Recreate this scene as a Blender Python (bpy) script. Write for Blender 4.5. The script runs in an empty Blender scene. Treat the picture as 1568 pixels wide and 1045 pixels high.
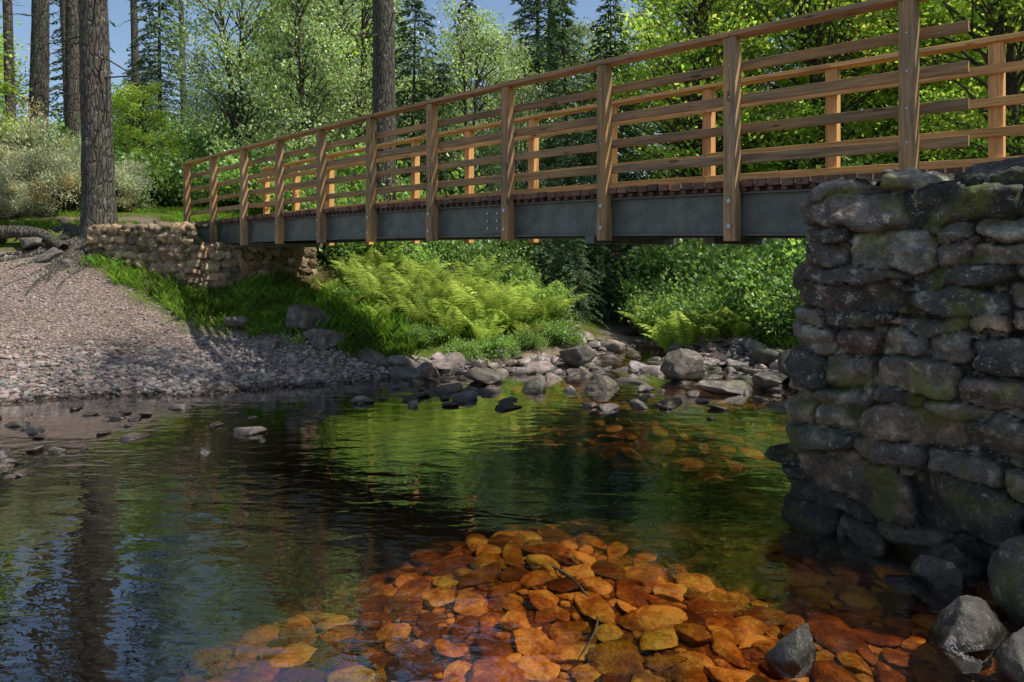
import bpy, bmesh, math, random
import numpy as np
from mathutils import Vector

rng = np.random.default_rng(11)
random.seed(5)
scene = bpy.context.scene

# ------------------------------------------------------------------ noise
def _h(ix, iy, iz, seed):
    n = (ix * 374761393 + iy * 668265263 + iz * 2147483647 + seed * 1274126177) & 0xFFFFFFFF
    n = ((n ^ (n >> 13)) * 1274126177) & 0xFFFFFFFF
    n = (n ^ (n >> 16)) & 0xFFFFFFFF
    return n / 4294967295.0 * 2 - 1

def vnoise(p, seed=0):
    p = np.asarray(p, dtype=np.float64)
    i = np.floor(p).astype(np.int64)
    f = p - i
    f = f * f * (3 - 2 * f)
    x, y, z = i[:, 0], i[:, 1], i[:, 2]
    r = 0
    for dx in (0, 1):
        wx = f[:, 0] if dx else 1 - f[:, 0]
        for dy in (0, 1):
            wy = f[:, 1] if dy else 1 - f[:, 1]
            for dz in (0, 1):
                wz = f[:, 2] if dz else 1 - f[:, 2]
                r = r + _h(x + dx, y + dy, z + dz, seed) * wx * wy * wz
    return r

def fbm(p, seed=0, octv=4):
    p = np.asarray(p, dtype=np.float64)
    a, s, r = 1.0, 0.0, 0
    for o in range(octv):
        r = r + a * vnoise(p * (2 ** o) + 17.3 * o, seed + o)
        s += a
        a *= 0.5
    return r / s

def sstep(a, b, x):
    t = np.clip((x - a) / (b - a), 0, 1)
    return t * t * (3 - 2 * t)

def unit(v):
    return v / np.maximum(np.linalg.norm(v, axis=-1, keepdims=True), 1e-9)

# ------------------------------------------------------------------ mesh builder
class Bld:
    def __init__(s):
        s.v, s.c, s.l, s.n = [], [], [], 0
        s.f = []          # (faces, mat, smooth)
    def add(s, v, f, mat=0, col=(1, 1, 1), loc=None, smooth=False):
        v = np.asarray(v, dtype=np.float64)
        f = np.asarray(f, dtype=np.int64)
        col = np.asarray(col, dtype=np.float64)
        if col.ndim == 1:
            col = np.repeat(col[None, :], len(v), 0)
        s.v.append(v); s.c.append(col)
        s.l.append(v if loc is None else np.asarray(loc, dtype=np.float64))
        s.f.append((f + s.n, mat, smooth))
        s.n += len(v)
    def mesh(s, name, mats):
        v = np.concatenate(s.v); c = np.concatenate(s.c); l = np.concatenate(s.l)
        me = bpy.data.meshes.new(name)
        me.vertices.add(len(v))
        me.vertices.foreach_set("co", v.astype(np.float32).ravel())
        tot = [np.full(len(f), f.shape[1]) for f, _, _ in s.f]
        tot = np.concatenate(tot)
        li = np.concatenate([f.ravel() for f, _, _ in s.f])
        mi = np.concatenate([np.full(len(f), m) for f, m, _ in s.f])
        sm = np.concatenate([np.full(len(f), x) for f, _, x in s.f])
        st = np.concatenate([[0], np.cumsum(tot)[:-1]])
        me.loops.add(len(li)); me.polygons.add(len(tot))
        me.polygons.foreach_set("loop_start", st.astype(np.int32))
        me.loops.foreach_set("vertex_index", li.astype(np.int32))
        me.update(calc_edges=True)
        me.polygons.foreach_set("material_index", mi.astype(np.int32))
        me.polygons.foreach_set("use_smooth", sm.astype(bool))
        a = me.color_attributes.new(name="Col", type='FLOAT_COLOR', domain='POINT')
        a.data.foreach_set("color", np.concatenate([c, np.ones((len(c), 1))], 1).astype(np.float32).ravel())
        g = me.attributes.new(name="Loc", type='FLOAT_VECTOR', domain='POINT')
        g.data.foreach_set("vector", l.astype(np.float32).ravel())
        for m in mats:
            me.materials.append(m)
        me.validate()
        return me
    def obj(s, name, mats, parent=None):
        return link(name, s.mesh(name, mats), parent)

def link(name, me, parent=None, loc=(0, 0, 0), rz=0, sc=1, tilt=(0, 0)):
    o = bpy.data.objects.new(name, me)
    scene.collection.objects.link(o)
    o.location = loc
    o.rotation_euler = (tilt[0], tilt[1], rz)
    o.scale = (sc, sc, sc) if np.isscalar(sc) else sc
    if parent:
        o.parent = parent
    return o

def tube(B, pts, rad, sides=6, mat=0, col=(1, 1, 1), bump=0.0, seed=0):
    pts = np.asarray(pts, float); rad = np.asarray(rad, float)
    n = len(pts)
    t = unit(np.gradient(pts, axis=0))
    ref = np.array([1.0, 0, 0]) if abs(t[0][2]) > 0.8 else np.array([0, 0, 1.0])
    a = unit(np.cross(t, ref)); b = np.cross(t, a)
    th = np.linspace(0, 2 * np.pi, sides, endpoint=False)
    ring = (a[:, None, :] * np.cos(th)[None, :, None] + b[:, None, :] * np.sin(th)[None, :, None])
    r = rad[:, None, None]
    v = (pts[:, None, :] + ring * r).reshape(-1, 3)
    if bump:
        nn = ring.reshape(-1, 3)
        k = fbm(np.c_[v[:, :2] * 9, v[:, 2] * 2.2], seed, 3)
        v = v + nn * (k * bump)[:, None]
    i = np.arange(n - 1)[:, None] * sides; j = np.arange(sides)[None, :]; j2 = (j + 1) % sides
    f = np.stack([i + j, i + j2, i + sides + j2, i + sides + j], -1).reshape(-1, 4)
    B.add(v, f, mat, col, smooth=True)

def leaves(B, c, size, mat, col, aspect=0.55, up=0.5, dirs=None, jit=1.0):
    n = len(c)
    d = rng.normal(size=(n, 3))
    if dirs is not None:
        d = dirs + d * jit
    d = unit(d)
    nn = unit(rng.normal(size=(n, 3)) + np.array([0, 0, up]))
    w = unit(np.cross(d, nn))
    L = np.asarray(size)[:, None] * 0.5
    W = L * aspect
    k = np.cross(w, d) * L * 0.15
    v = np.stack([c - d * L, c + w * W - k, c + d * L, c - w * W - k], 1).reshape(-1, 3)
    f = np.arange(n * 4).reshape(-1, 4)
    B.add(v, f, mat, np.repeat(col, 4, 0))

# ------------------------------------------------------------------ materials
def newmat(name):
    m = bpy.data.materials.new(name); m.use_nodes = True
    nt = m.node_tree; nt.nodes.clear()
    out = nt.nodes.new('ShaderNodeOutputMaterial')
    return m, nt, out
def N(nt, t, **kw):
    n = nt.nodes.new(t)
    for k, v in kw.items():
        if k in n.inputs.keys():
            n.inputs[k].default_value = v
        else:
            setattr(n, k, v)
    return n
def mixc(nt, fac, a, b, mode='MIX'):
    m = nt.nodes.new('ShaderNodeMix'); m.data_type = 'RGBA'; m.blend_type = mode
    for sock, val in ((0, fac), (6, a), (7, b)):
        if hasattr(val, 'is_output'):
            nt.links.new(val, m.inputs[sock])
        elif sock == 0:
            m.inputs[0].default_value = val
        else:
            m.inputs[sock].default_value = (*val, 1) if len(val) == 3 else val
    return m.outputs[2]
def ramp(nt, src, stops):
    r = nt.nodes.new('ShaderNodeValToRGB')
    el = r.color_ramp.elements
    while len(el) < len(stops): el.new(0.5)
    for e, (p, c) in zip(el, stops):
        e.position = p
        e.color = (*c, 1) if not np.isscalar(c) else (c, c, c, 1)
    nt.links.new(src, r.inputs[0])
    return r.outputs[0]
def maprange(nt, src, a, b, c=0, d=1):
    n = nt.nodes.new('ShaderNodeMapRange')
    nt.links.new(src, n.inputs[0])
    for i, v in enumerate((a, b, c, d)):
        n.inputs[i + 1].default_value = v
    return n.outputs[0]
def noise(nt, vec, scale, detail=4, rough=0.55, dist=0):
    n = N(nt, 'ShaderNodeTexNoise', Scale=scale, Detail=detail, Roughness=rough, Distortion=dist)
    if vec is not None: nt.links.new(vec, n.inputs['Vector'])
    return n.outputs[0]
def attr(nt, name):
    return N(nt, 'ShaderNodeAttribute', attribute_name=name)
def scalev(nt, vec, s):
    m = nt.nodes.new('ShaderNodeMapping'); nt.links.new(vec, m.inputs[0])
    m.inputs['Scale'].default_value = s
    return m.outputs[0]
def bumpn(nt, h, strength, dist):
    b = nt.nodes.new('ShaderNodeBump'); b.inputs['Strength'].default_value = strength
    b.inputs['Distance'].default_value = dist
    nt.links.new(h, b.inputs['Height'])
    return b.outputs[0]
def posn(nt):
    return nt.nodes.new('ShaderNodeNewGeometry').outputs['Position']
def mathn(nt, op, a, b):
    n = nt.nodes.new('ShaderNodeMath'); n.operation = op
    for i, v in enumerate((a, b)):
        if hasattr(v, 'is_output'): nt.links.new(v, n.inputs[i])
        else: n.inputs[i].default_value = v
    return n.outputs[0]

def leafmat(name, base, trans, tf=0.45, gloss=0.0, rough=0.45):
    m, nt, out = newmat(name)
    c = attr(nt, "Col").outputs['Color']
    ob = nt.nodes.new('ShaderNodeObjectInfo')
    hue = N(nt, 'ShaderNodeHueSaturation')
    nt.links.new(maprange(nt, ob.outputs['Random'], 0, 1, 0.475, 0.515), hue.inputs['Hue'])
    nt.links.new(maprange(nt, ob.outputs['Random'], 0, 1, 1.25, 0.78), hue.inputs['Value'])
    nt.links.new(c, hue.inputs['Color'])
    c = hue.outputs[0]
    a = mixc(nt, 1.0, c, base, 'MULTIPLY'); b = mixc(nt, 1.0, c, trans, 'MULTIPLY')
    d = nt.nodes.new('ShaderNodeBsdfDiffuse'); t = nt.nodes.new('ShaderNodeBsdfTranslucent')
    nt.links.new(a, d.inputs[0]); nt.links.new(b, t.inputs[0])
    m1 = nt.nodes.new('ShaderNodeMixShader'); m1.inputs[0].default_value = tf
    nt.links.new(d.outputs[0], m1.inputs[1]); nt.links.new(t.outputs[0], m1.inputs[2])
    last = m1
    if gloss:
        g = N(nt, 'ShaderNodeBsdfGlossy', Roughness=rough); g.inputs['Color'].default_value = (.7, .75, .7, 1)
        m2 = nt.nodes.new('ShaderNodeMixShader'); m2.inputs[0].default_value = gloss
        nt.links.new(m1.outputs[0], m2.inputs[1]); nt.links.new(g.outputs[0], m2.inputs[2])
        last = m2
    nt.links.new(last.outputs[0], out.inputs[0])
    return m

M_birch = leafmat("birch_leaves", (.38, .48, .20), (.48, .62, .16), .45, .09)
M_oak = leafmat("beech_leaves", (.30, .44, .09), (.72, .88, .14), .5)
M_spruce = leafmat("spruce_needles", (.16, .25, .13), (.19, .28, .10), .3)
M_pine = leafmat("pine_needles", (.13, .19, .09), (.16, .23, .08), .3)
M_fern = leafmat("fern_fronds", (.38, .52, .11), (.68, .80, .15), .45)
M_grass = leafmat("grass_blades", (.18, .30, .045), (.46, .60, .08), .45)
M_bush = leafmat("shrub_leaves", (.20, .34, .09), (.42, .62, .11), .45, .06)
M_gorse = leafmat("gorse_needles", (.50, .53, .34), (.40, .44, .22), .3)

def barkmat(name, c1, c2, lichen=(.26, .28, .20)):
    m, nt, out = newmat(name)
    p = posn(nt)
    v = scalev(nt, p, (1, 1, .22))
    vo = N(nt, 'ShaderNodeTexVoronoi', Scale=16.0); nt.links.new(v, vo.inputs['Vector'])
    vo.feature = 'DISTANCE_TO_EDGE'
    n1 = noise(nt, v, 20, 3, .65)
    n2 = noise(nt, p, 2.5, 3, .7)
    n3 = noise(nt, p, 9, 3, .7)
    col = ramp(nt, n1, [(.3, c1), (.7, c2)])
    col = mixc(nt, maprange(nt, vo.outputs[0], 0, .12), (c1[0] * .35, c1[1] * .35, c1[2] * .35), col)
    col = mixc(nt, maprange(nt, n3, .58, .66, 0, .7), col, lichen)
    col = mixc(nt, maprange(nt, n2, .48, .7, 0, .6), col, (.06, .075, .03))
    b = N(nt, 'ShaderNodeBsdfPrincipled', Roughness=.9)
    nt.links.new(col, b.inputs['Base Color'])
    h = mathn(nt, 'ADD', maprange(nt, vo.outputs[0], 0, .15), n1)
    nt.links.new(bumpn(nt, h, .9, .03), b.inputs['Normal'])
    nt.links.new(b.outputs[0], out.inputs[0])
    return m
M_bark = barkmat("pine_bark", (.055, .047, .037), (.15, .125, .10))
def twigmat():
    m, nt, out = newmat("branch_bark")
    d = nt.nodes.new('ShaderNodeBsdfDiffuse')
    nt.links.new(ramp(nt, noise(nt, posn(nt), 6, 2), [(.35, (.05, .045, .035)), (.65, (.13, .115, .09))]), d.inputs[0])
    nt.links.new(d.outputs[0], out.inputs[0])
    return m
M_twig = twigmat()

def woodmat(name, fresh, weather, wamt):
    m, nt, out = newmat(name)
    l = attr(nt, "Loc").outputs['Vector']; c = attr(nt, "Col").outputs['Color']
    g = noise(nt, scalev(nt, l, (2.2, 42, 42)), 1.0, 5, .6, .6)
    g2 = noise(nt, scalev(nt, l, (1.2, 7, 7)), 1.0, 3, .6)
    col = ramp(nt, g, [(.3, tuple(x * .55 for x in fresh)), (.62, fresh)])
    wc = ramp(nt, g, [(.35, tuple(x * .4 for x in weather)), (.65, weather)])
    col = mixc(nt, maprange(nt, g2, .35, .65, max(0, wamt - .35), min(1, wamt + .35)), col, wc)
    col = mixc(nt, 1.0, col, c, 'MULTIPLY')
    vo = N(nt, 'ShaderNodeTexVoronoi', Scale=1.0); nt.links.new(scalev(nt, l, (2.3, 9, 9)), vo.inputs['Vector'])
    col = mixc(nt, maprange(nt, vo.outputs[0], .10, .16, .8, 0), col, (.05, .025, .012))
    b = N(nt, 'ShaderNodeBsdfPrincipled', Roughness=.75)
    nt.links.new(col, b.inputs['Base Color'])
    nt.links.new(bumpn(nt, g, .5, .004), b.inputs['Normal'])
    nt.links.new(b.outputs[0], out.inputs[0])
    return m
M_wood_near = woodmat("shaded_timber", (.62, .34, .13), (.33, .24, .15), .5)  # duller near railing: the shade on it is painted into the timber colour
M_wood_far = woodmat("sunlit_timber", (.94, .50, .17), (.72, .43, .19), .2)  # brighter far railing: the sunlight on it is painted into the timber colour
M_deck = woodmat("deck_timber", (.34, .16, .10), (.17, .12, .09), .5)

def steelmat():
    m, nt, out = newmat("painted_steel")
    p = posn(nt)
    n = noise(nt, p, 6, 4, .7); n2 = noise(nt, scalev(nt, p, (8, 8, .8)), 1.6, 3, .6)
    col = ramp(nt, n, [(.3, (.085, .095, .085)), (.7, (.18, .195, .17))])
    col = mixc(nt, maprange(nt, n2, .5, .75, 0, .5), col, (.12, .085, .05))
    b = N(nt, 'ShaderNodeBsdfPrincipled', Roughness=.5, Metallic=.1)
    nt.links.new(col, b.inputs['Base Color'])
    nt.links.new(b.outputs[0], out.inputs[0])
    return m
M_steel = steelmat()

def water_shift(nt, col, p, dim=1.0):
    """Stones in the peaty stream: dry above the water line, dark and wet at it, iron-stained
    orange under it (dull brown left of the pool: tree shade painted in), darkened with depth for absorbed light."""
    sp = nt.nodes.new('ShaderNodeSeparateXYZ'); nt.links.new(p, sp.inputs[0])
    z = sp.outputs[2]
    wet = maprange(nt, z, .02, .09, 1, 0)
    colw = mixc(nt, 1.0, col, (.30, .27, .24), 'MULTIPLY')
    col1 = mixc(nt, wet, col, colw)
    g = nt.nodes.new('ShaderNodeRGBToBW'); nt.links.new(col, g.inputs[0])
    d = dim
    org = ramp(nt, g.outputs[0], [(.03, (.030*d, .005*d, .0006*d)), (.11, (.13*d, .025*d, .002*d)), (.21, (.27*d, .066*d, .005*d)), (.45, (.52*d, .20*d, .030*d))])
    pn = noise(nt, p, 1.5, 3, .6)
    org = mixc(nt, maprange(nt, pn, .42, .62, 0, .8), org, mixc(nt, 1.0, org, (.42, .85, .6), 'MULTIPLY'))
    shade_tint = mixc(nt, 1.0, org, (.22, .34, .8), 'MULTIPLY')  # tree shade over the left of the pool, painted into the bed colour
    org = mixc(nt, maprange(nt, sp.outputs[0], -3.0, -1.2, 1, 0), org, shade_tint)
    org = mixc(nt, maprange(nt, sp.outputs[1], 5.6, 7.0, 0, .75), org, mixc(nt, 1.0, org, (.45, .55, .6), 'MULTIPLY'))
    deep = maprange(nt, z, -.24, -.54, 0, 1)  # light lost in deep water, put into the bed colour as darkening
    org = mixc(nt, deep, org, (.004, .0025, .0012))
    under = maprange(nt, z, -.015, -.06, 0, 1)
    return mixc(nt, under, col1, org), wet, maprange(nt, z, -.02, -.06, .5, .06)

def stonemat(name, stops, lichen=.35, stream=False, spots=(.45, .46, .42), moss=.25, crack=.45, mossth=.57, wetz=.6):
    m, nt, out = newmat(name)
    p = posn(nt); c = attr(nt, "Col").outputs['Color']
    n1 = noise(nt, p, 7, 5, .65); n2 = noise(nt, p, 38, 3, .7)
    col = ramp(nt, n1, stops)
    col = mixc(nt, 1.0, col, c, 'MULTIPLY')
    col = mixc(nt, maprange(nt, n2, .35, .7, crack, 0), col, (.03, .027, .024))
    if lichen:
        n3 = noise(nt, p, 14, 4, .75, .4); n5 = noise(nt, p, 55, 3, .7)
        col = mixc(nt, maprange(nt, n3, .58, .64, 0, lichen), col, spots)
        col = mixc(nt, maprange(nt, n5, .62, .67, 0, lichen), col, (.5, .5, .47))
    if moss:
        n4 = noise(nt, p, 2.6, 4, .65)
        col = mixc(nt, maprange(nt, n4, mossth, mossth + .09, 0, moss), col, mixc(nt, n2, (.05, .06, .01), (.22, .24, .03)))
    b = N(nt, 'ShaderNodeBsdfPrincipled', Roughness=.85)
    if stream:
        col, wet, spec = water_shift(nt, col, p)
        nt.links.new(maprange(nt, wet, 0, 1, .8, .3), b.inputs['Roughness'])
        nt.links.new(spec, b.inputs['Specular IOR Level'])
    else:
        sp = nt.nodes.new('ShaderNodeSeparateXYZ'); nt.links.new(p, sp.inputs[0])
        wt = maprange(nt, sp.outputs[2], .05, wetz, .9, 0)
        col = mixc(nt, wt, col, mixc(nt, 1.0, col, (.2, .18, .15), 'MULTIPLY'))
    nt.links.new(col, b.inputs['Base Color'])
    nt.links.new(bumpn(nt, n2, .7, .018), b.inputs['Normal'])
    nt.links.new(b.outputs[0], out.inputs[0])
    return m
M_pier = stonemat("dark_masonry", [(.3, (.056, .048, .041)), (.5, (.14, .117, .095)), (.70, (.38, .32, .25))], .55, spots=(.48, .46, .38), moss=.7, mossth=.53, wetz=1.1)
M_wall = stonemat("sandstone_masonry", [(.3, (.17, .12, .075)), (.5, (.34, .24, .14)), (.7, (.52, .38, .22))], .2)
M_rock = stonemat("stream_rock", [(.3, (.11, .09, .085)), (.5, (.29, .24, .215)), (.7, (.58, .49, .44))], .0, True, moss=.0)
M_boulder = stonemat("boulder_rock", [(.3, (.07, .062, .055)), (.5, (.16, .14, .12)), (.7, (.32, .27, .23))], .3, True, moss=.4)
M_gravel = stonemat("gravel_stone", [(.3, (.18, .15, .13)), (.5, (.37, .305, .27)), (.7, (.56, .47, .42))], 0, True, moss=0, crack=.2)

def groundmat():
    m, nt, out = newmat("ground_soil")
    p = posn(nt); c = attr(nt, "Col").outputs['Color']
    s = nt.nodes.new('ShaderNodeSeparateColor'); nt.links.new(c, s.inputs[0])
    n1 = noise(nt, p, 1.3, 4, .6); n2 = noise(nt, p, 30, 3, .75); n3 = noise(nt, p, 9, 4, .7)
    forest = ramp(nt, n3, [(.3, (.05, .035, .02)), (.55, (.12, .09, .045)), (.75, (.08, .11, .03))])
    grass = ramp(nt, n3, [(.3, (.05, .07, .015)), (.6, (.11, .15, .03)), (.8, (.20, .17, .06))])
    vo = N(nt, 'ShaderNodeTexVoronoi', Scale=26.0); nt.links.new(p, vo.inputs['Vector'])
    gv = nt.nodes.new('ShaderNodeRGBToBW'); nt.links.new(vo.outputs['Color'], gv.inputs[0])
    grav = ramp(nt, gv.outputs[0], [(.15, (.22, .165, .13)), (.5, (.39, .30, .245)), (.85, (.54, .44, .38))])
    grav = mixc(nt, maprange(nt, n1, .35, .65, .55, 0), grav, (.26, .18, .135))
    grav = mixc(nt, maprange(nt, vo.outputs[0], .25, .55, 0, .7), grav, (.10, .07, .055))
    col = mixc(nt, s.outputs[0], forest, grass)
    col = mixc(nt, s.outputs[1], col, grav)
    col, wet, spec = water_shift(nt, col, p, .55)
    b = N(nt, 'ShaderNodeBsdfPrincipled', Roughness=.95)
    b.inputs['Specular IOR Level'].default_value = .02
    nt.links.new(col, b.inputs['Base Color'])
    nt.links.new(bumpn(nt, n2, .8, .03), b.inputs['Normal'])
    nt.links.new(b.outputs[0], out.inputs[0])
    return m
M_ground = groundmat()

def watermat():
    m, nt, out = newmat("stream_water")
    p = posn(nt)
    n1 = noise(nt, scalev(nt, p, (1.0, 2.2, 1)), 2.2, 2, .45, .5)
    n2 = noise(nt, scalev(nt, p, (1, 1.8, 1)), 10.0, 2, .5, .3)
    calm = noise(nt, p, .55, 1, .5)
    h = mathn(nt, 'ADD', mathn(nt, 'MULTIPLY', n2, .20), n1)
    h = mathn(nt, 'MULTIPLY', h, maprange(nt, calm, .35, .65, .55, 1.5))
    nrm = bumpn(nt, h, 1.0, .0080)
    lw = nt.nodes.new('ShaderNodeLayerWeight'); lw.inputs['Blend'].default_value = .5
    nt.links.new(nrm, lw.inputs['Normal'])
    # Schlick-type reflectance, the same from above and from below the surface
    fr = mathn(nt, 'ADD', mathn(nt, 'MULTIPLY', mathn(nt, 'POWER', lw.outputs['Facing'], 2.8), .89), .10)
    g = N(nt, 'ShaderNodeBsdfGlossy', Roughness=.0); nt.links.new(nrm, g.inputs['Normal'])
    g.inputs['Color'].default_value = (1, 1, 1, 1)
    t = nt.nodes.new('ShaderNodeBsdfTransparent'); t.inputs['Color'].default_value = (.98, .93, .85, 1)
    mx = nt.nodes.new('ShaderNodeMixShader')
    nt.links.new(fr, mx.inputs[0]); nt.links.new(t.outputs[0], mx.inputs[1]); nt.links.new(g.outputs[0], mx.inputs[2])
    nt.links.new(mx.outputs[0], out.inputs[0])
    return m
M_water = watermat()

# ------------------------------------------------------------------ terrain
CP = np.array([
 # pool bed
 (0,0,-.4),(-4,0,-1.1),(3,0.5,-.2),(-2.3,3.2,-.58),(-1.6,4.2,-.50),(-4.0,3.6,-1.1),(-1.0,3,-.33),(0,3.5,-.22),(0,5,-.27),(1.5,4,-.23),(2.2,3,-.2),(-.6,4.4,-.28),(1.2,5.0,-.26),(.6,5.6,-.34),
 (1,6.6,-.75),(-2,5.6,-1.0),(-4,6.0,-1.0),(-5.6,7.3,-.50),(-6.8,6.2,-.8),(2.2,6.0,-.5),(2.7,7.1,-.18),(3.8,8.4,-.08),(2.2,8.4,-.18),(0,7.6,-.85),(-2.6,8.4,-.8),(-3.8,7.7,-.85),(1.2,8.3,-.3),(-4.6,8.4,-.45),
 (-9,4,-.9),(-12,2,-.6),(-20,0,-.6),(-35,-3,-.3),(-9,7.7,.0),(-12,8,.35),(-20,7,1.0),(-35,8,1.2),(-20,-8,1),(-35,-12,1.2),
 (0,-5,.3),(-8,-5,.4),(5,-3,.8),(10,-6,2),
 # left shore + gravel
 (-6.6,8.5,0),(-4.3,9.2,0.02),(-2.5,10.0,0.0),(-1.4,10.3,-.02),(-10,9.4,.55),(-8.2,10.2,.62),(-9.3,12,1.35),(-7,11,.75),(-5.2,10.8,.42),(-3.6,10.9,.40),(-12,12,1.6),
 (-6,12.2,1.12),(-7.6,12.5,1.5),(-4.9,12.9,1.12),(-3.7,13.8,1.2),(-2.4,12,.6),
 (-8,14.6,2.45),(-7,14.4,2.35),(-6.2,15,2.35),(-5,15.2,1.9),(-8.4,13.6,2.0),(-9.5,14.2,2.4),(-12,14.5,2.7),(-12,18,3.1),(-9,18,3.05),(-5,18,2.7),(-20,16,3.4),(-14,27,4.2),
 # middle bank
 (-2,14,1.0),(-.6,12.6,.35),(0.3,14,.6),(-.3,11.5,.05),(-2,17,1.7),(.3,18,1.3),(-4,24,3.2),
 # riffle / upstream
 (1,10.6,-.09),(2.2,11.6,-.10),(2.6,13.4,-.08),(4,10.4,-.10),(1.3,12.4,-.05),(3,16,-.05),(3.6,20,.1),(4,28,1.2),(2.6,9.8,-.10),(-.2,10.4,-.08),
 # right bank
 (4.6,12.6,.45),(4.3,14,.5),(5.6,10.6,.5),(5,8.6,.0),(7,14,1.6),(6.4,18,1.7),(7.5,9,1.6),(7,6,2.0),(9,5,2.4),(8,1.5,2.0),(5.3,1.2,.4),(12,10,2.8),(14,20,3.4),
 (20,2,3),(25,25,4.5),(0,45,5),(-40,40,6),(40,45,6),(-60,10,4),(60,10,5),(0,-40,4),(-50,-40,4),(50,-40,4),
 (0,150,8),(-150,100,8),(150,100,8),(0,-150,6),(200,0,7),(-200,0,7),(0,400,8),(400,400,8),(-400,400,8)], float)
_K = np.linalg.norm(CP[:, None, :2] - CP[None, :, :2], axis=-1)
_n = len(CP)
_A = np.zeros((_n + 1, _n + 1)); _A[:_n, :_n] = _K + np.eye(_n) * -0.02; _A[:_n, _n] = 1; _A[_n, :_n] = 1
_w = np.linalg.solve(_A, np.r_[CP[:, 2], 0])
def ground(x, y):
    x = np.atleast_1d(np.asarray(x, float)); y = np.atleast_1d(np.asarray(y, float))
    r = np.zeros(len(x))
    for s in range(0, len(x), 20000):
        q = np.c_[x[s:s+20000], y[s:s+20000]]
        k = np.linalg.norm(q[:, None] - CP[None, :, :2], axis=-1)
        r[s:s+20000] = k @ _w[:_n] + _w[_n]
    p = np.c_[x, y, np.zeros(len(x))]
    r += fbm(p * .9, 3, 4) * .07 + fbm(p * 5, 9, 2) * .015
    return r
def gz(x, y):
    return float(ground(x, y)[0])
def gravel_line(x):
    return np.interp(x, [-30, -9, -7.9, -7.2, -5.9, -4.5, -3.5, -2, 0, .5], [13.8, 13.3, 12.8, 12.2, 11.7, 11.35, 11.0, 10.6, 11.2, 20])

def axis(fine_a, fine_b, step, far_a, far_b):
    f = np.arange(fine_a, fine_b, step)
    lo = fine_a - np.geomspace(step * 1.5, fine_a - far_a, 45)[::-1]
    hi = f[-1] + np.geomspace(step * 1.5, far_b - f[-1], 45)
    return np.concatenate([lo, f, hi])
gx = axis(-13, 9, .09, -450, 450); gy = axis(1, 19, .09, -350, 600)
GX, GY = np.meshgrid(gx, gy)
X = GX.ravel(); Y = GY.ravel(); Z = ground(X, Y)
nx, ny = len(gx), len(gy)
idx = np.arange(nx * ny).reshape(ny, nx)
F = np.stack([idx[:-1, :-1], idx[:-1, 1:], idx[1:, 1:], idx[1:, :-1]], -1).reshape(-1, 4)
jn = fbm(np.c_[X, Y, 0 * X] * 1.4, 21, 3) * .5
grv = sstep(-.25, .25, gravel_line(X) - Y + jn) * (X < -.3)
grv = np.maximum(grv, sstep(.22, .10, Z))
grv = np.maximum(grv, sstep(.9, .2, np.abs(Y - 15.2 - (X + 9) * -.1) + jn) * (X < -7) * .8)
gras = sstep(-.1, .25, fbm(np.c_[X, Y, 0 * X] * .45, 31, 3) + .12) * sstep(24, 19, Y)
gras = np.maximum(gras, (X > -8) * (X < -1.8) * (Y < 13.6) * .7)
B = Bld(); B.add(np.c_[X, Y, Z], F, 0, np.c_[gras, grv, 0 * X], smooth=True)
B.obj("ground", [M_ground])

# water
B = Bld()
B.add([(-45, -14, 0), (14, -14, 0), (14, 24, 0), (-45, 24, 0)], [(0, 1, 2, 3)])
B.obj("stream_water", [M_water])

# ------------------------------------------------------------------ rocks
def ico(sub):
    bm = bmesh.new(); bmesh.ops.create_icosphere(bm, subdivisions=sub, radius=1)
    v = np.array([x.co[:] for x in bm.verts]); f = np.array([[q.index for q in p.verts] for p in bm.faces])
    bm.free(); return v, f
ICO = {s: ico(s) for s in (1, 2, 3, 4, 5)}
def rockshape(sub, seed, angular=.8, planes=11, depth=(.42, .85)):
    r = np.random.default_rng(seed)
    v, f = ICO[sub]; v = v.copy()
    v *= (1 + fbm(v * 1.1 + seed * 3, seed, 2) * .3)[:, None]
    for k in range(planes):
        n = r.normal(size=3); n /= np.linalg.norm(n)
        d = r.uniform(*depth)
        e = v @ n - d
        v -= np.maximum(e, 0)[:, None] * n[None] * angular
    v += v * (fbm(v * 1.6 + seed, seed, 3) * .12)[:, None]
    if sub >= 3:
        v += unit(v) * (fbm(v * 6 + seed, seed + 5, 3) * .035)[:, None]
    return v, f
def put_rocks(B, pos, size, sub, nvar, angular, flat=(.45, .75), tone=(.7, 1.25), smooth=True, tint=.08, tilt=.25, seed0=0, depth=(.42, .85)):
    var = [rockshape(sub, seed0 + 100 + i, angular, depth=depth) for i in range(nvar)]
    n = len(pos); which = rng.integers(0, nvar, n)
    for k in range(nvar):
        ii = np.where(which == k)[0]
        if not len(ii): continue
        v, f = var[k]; m = len(ii)
        sx = size[ii] * rng.uniform(.9, 1.5, m); sy = size[ii] * rng.uniform(.6, 1.0, m); sz = size[ii] * rng.uniform(*flat, m)
        vv = v[None] * np.stack([sx, sy, sz], -1)[:, None, :]
        tx = rng.normal(size=m) * tilt; a = rng.uniform(0, 6.283, m)
        c, s = np.cos(tx)[:, None], np.sin(tx)[:, None]
        y = vv[..., 1] * c - vv[..., 2] * s; z = vv[..., 1] * s + vv[..., 2] * c
        c, s = np.cos(a)[:, None], np.sin(a)[:, None]
        x2 = vv[..., 0] * c - y * s; y2 = vv[..., 0] * s + y * c
        w = np.stack([x2, y2, z], -1) + pos[ii][:, None, :]
        ff = f[None] + (np.arange(m) * len(v))[:, None, None]
        t = rng.uniform(*tone, m)[:, None] * (1 + rng.normal(size=(m, 3)) * tint)
        B.add(w.reshape(-1, 3), ff.reshape(-1, 3), 0, np.repeat(np.clip(t, .1, 2.4), len(v), 0), smooth=smooth)

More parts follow.
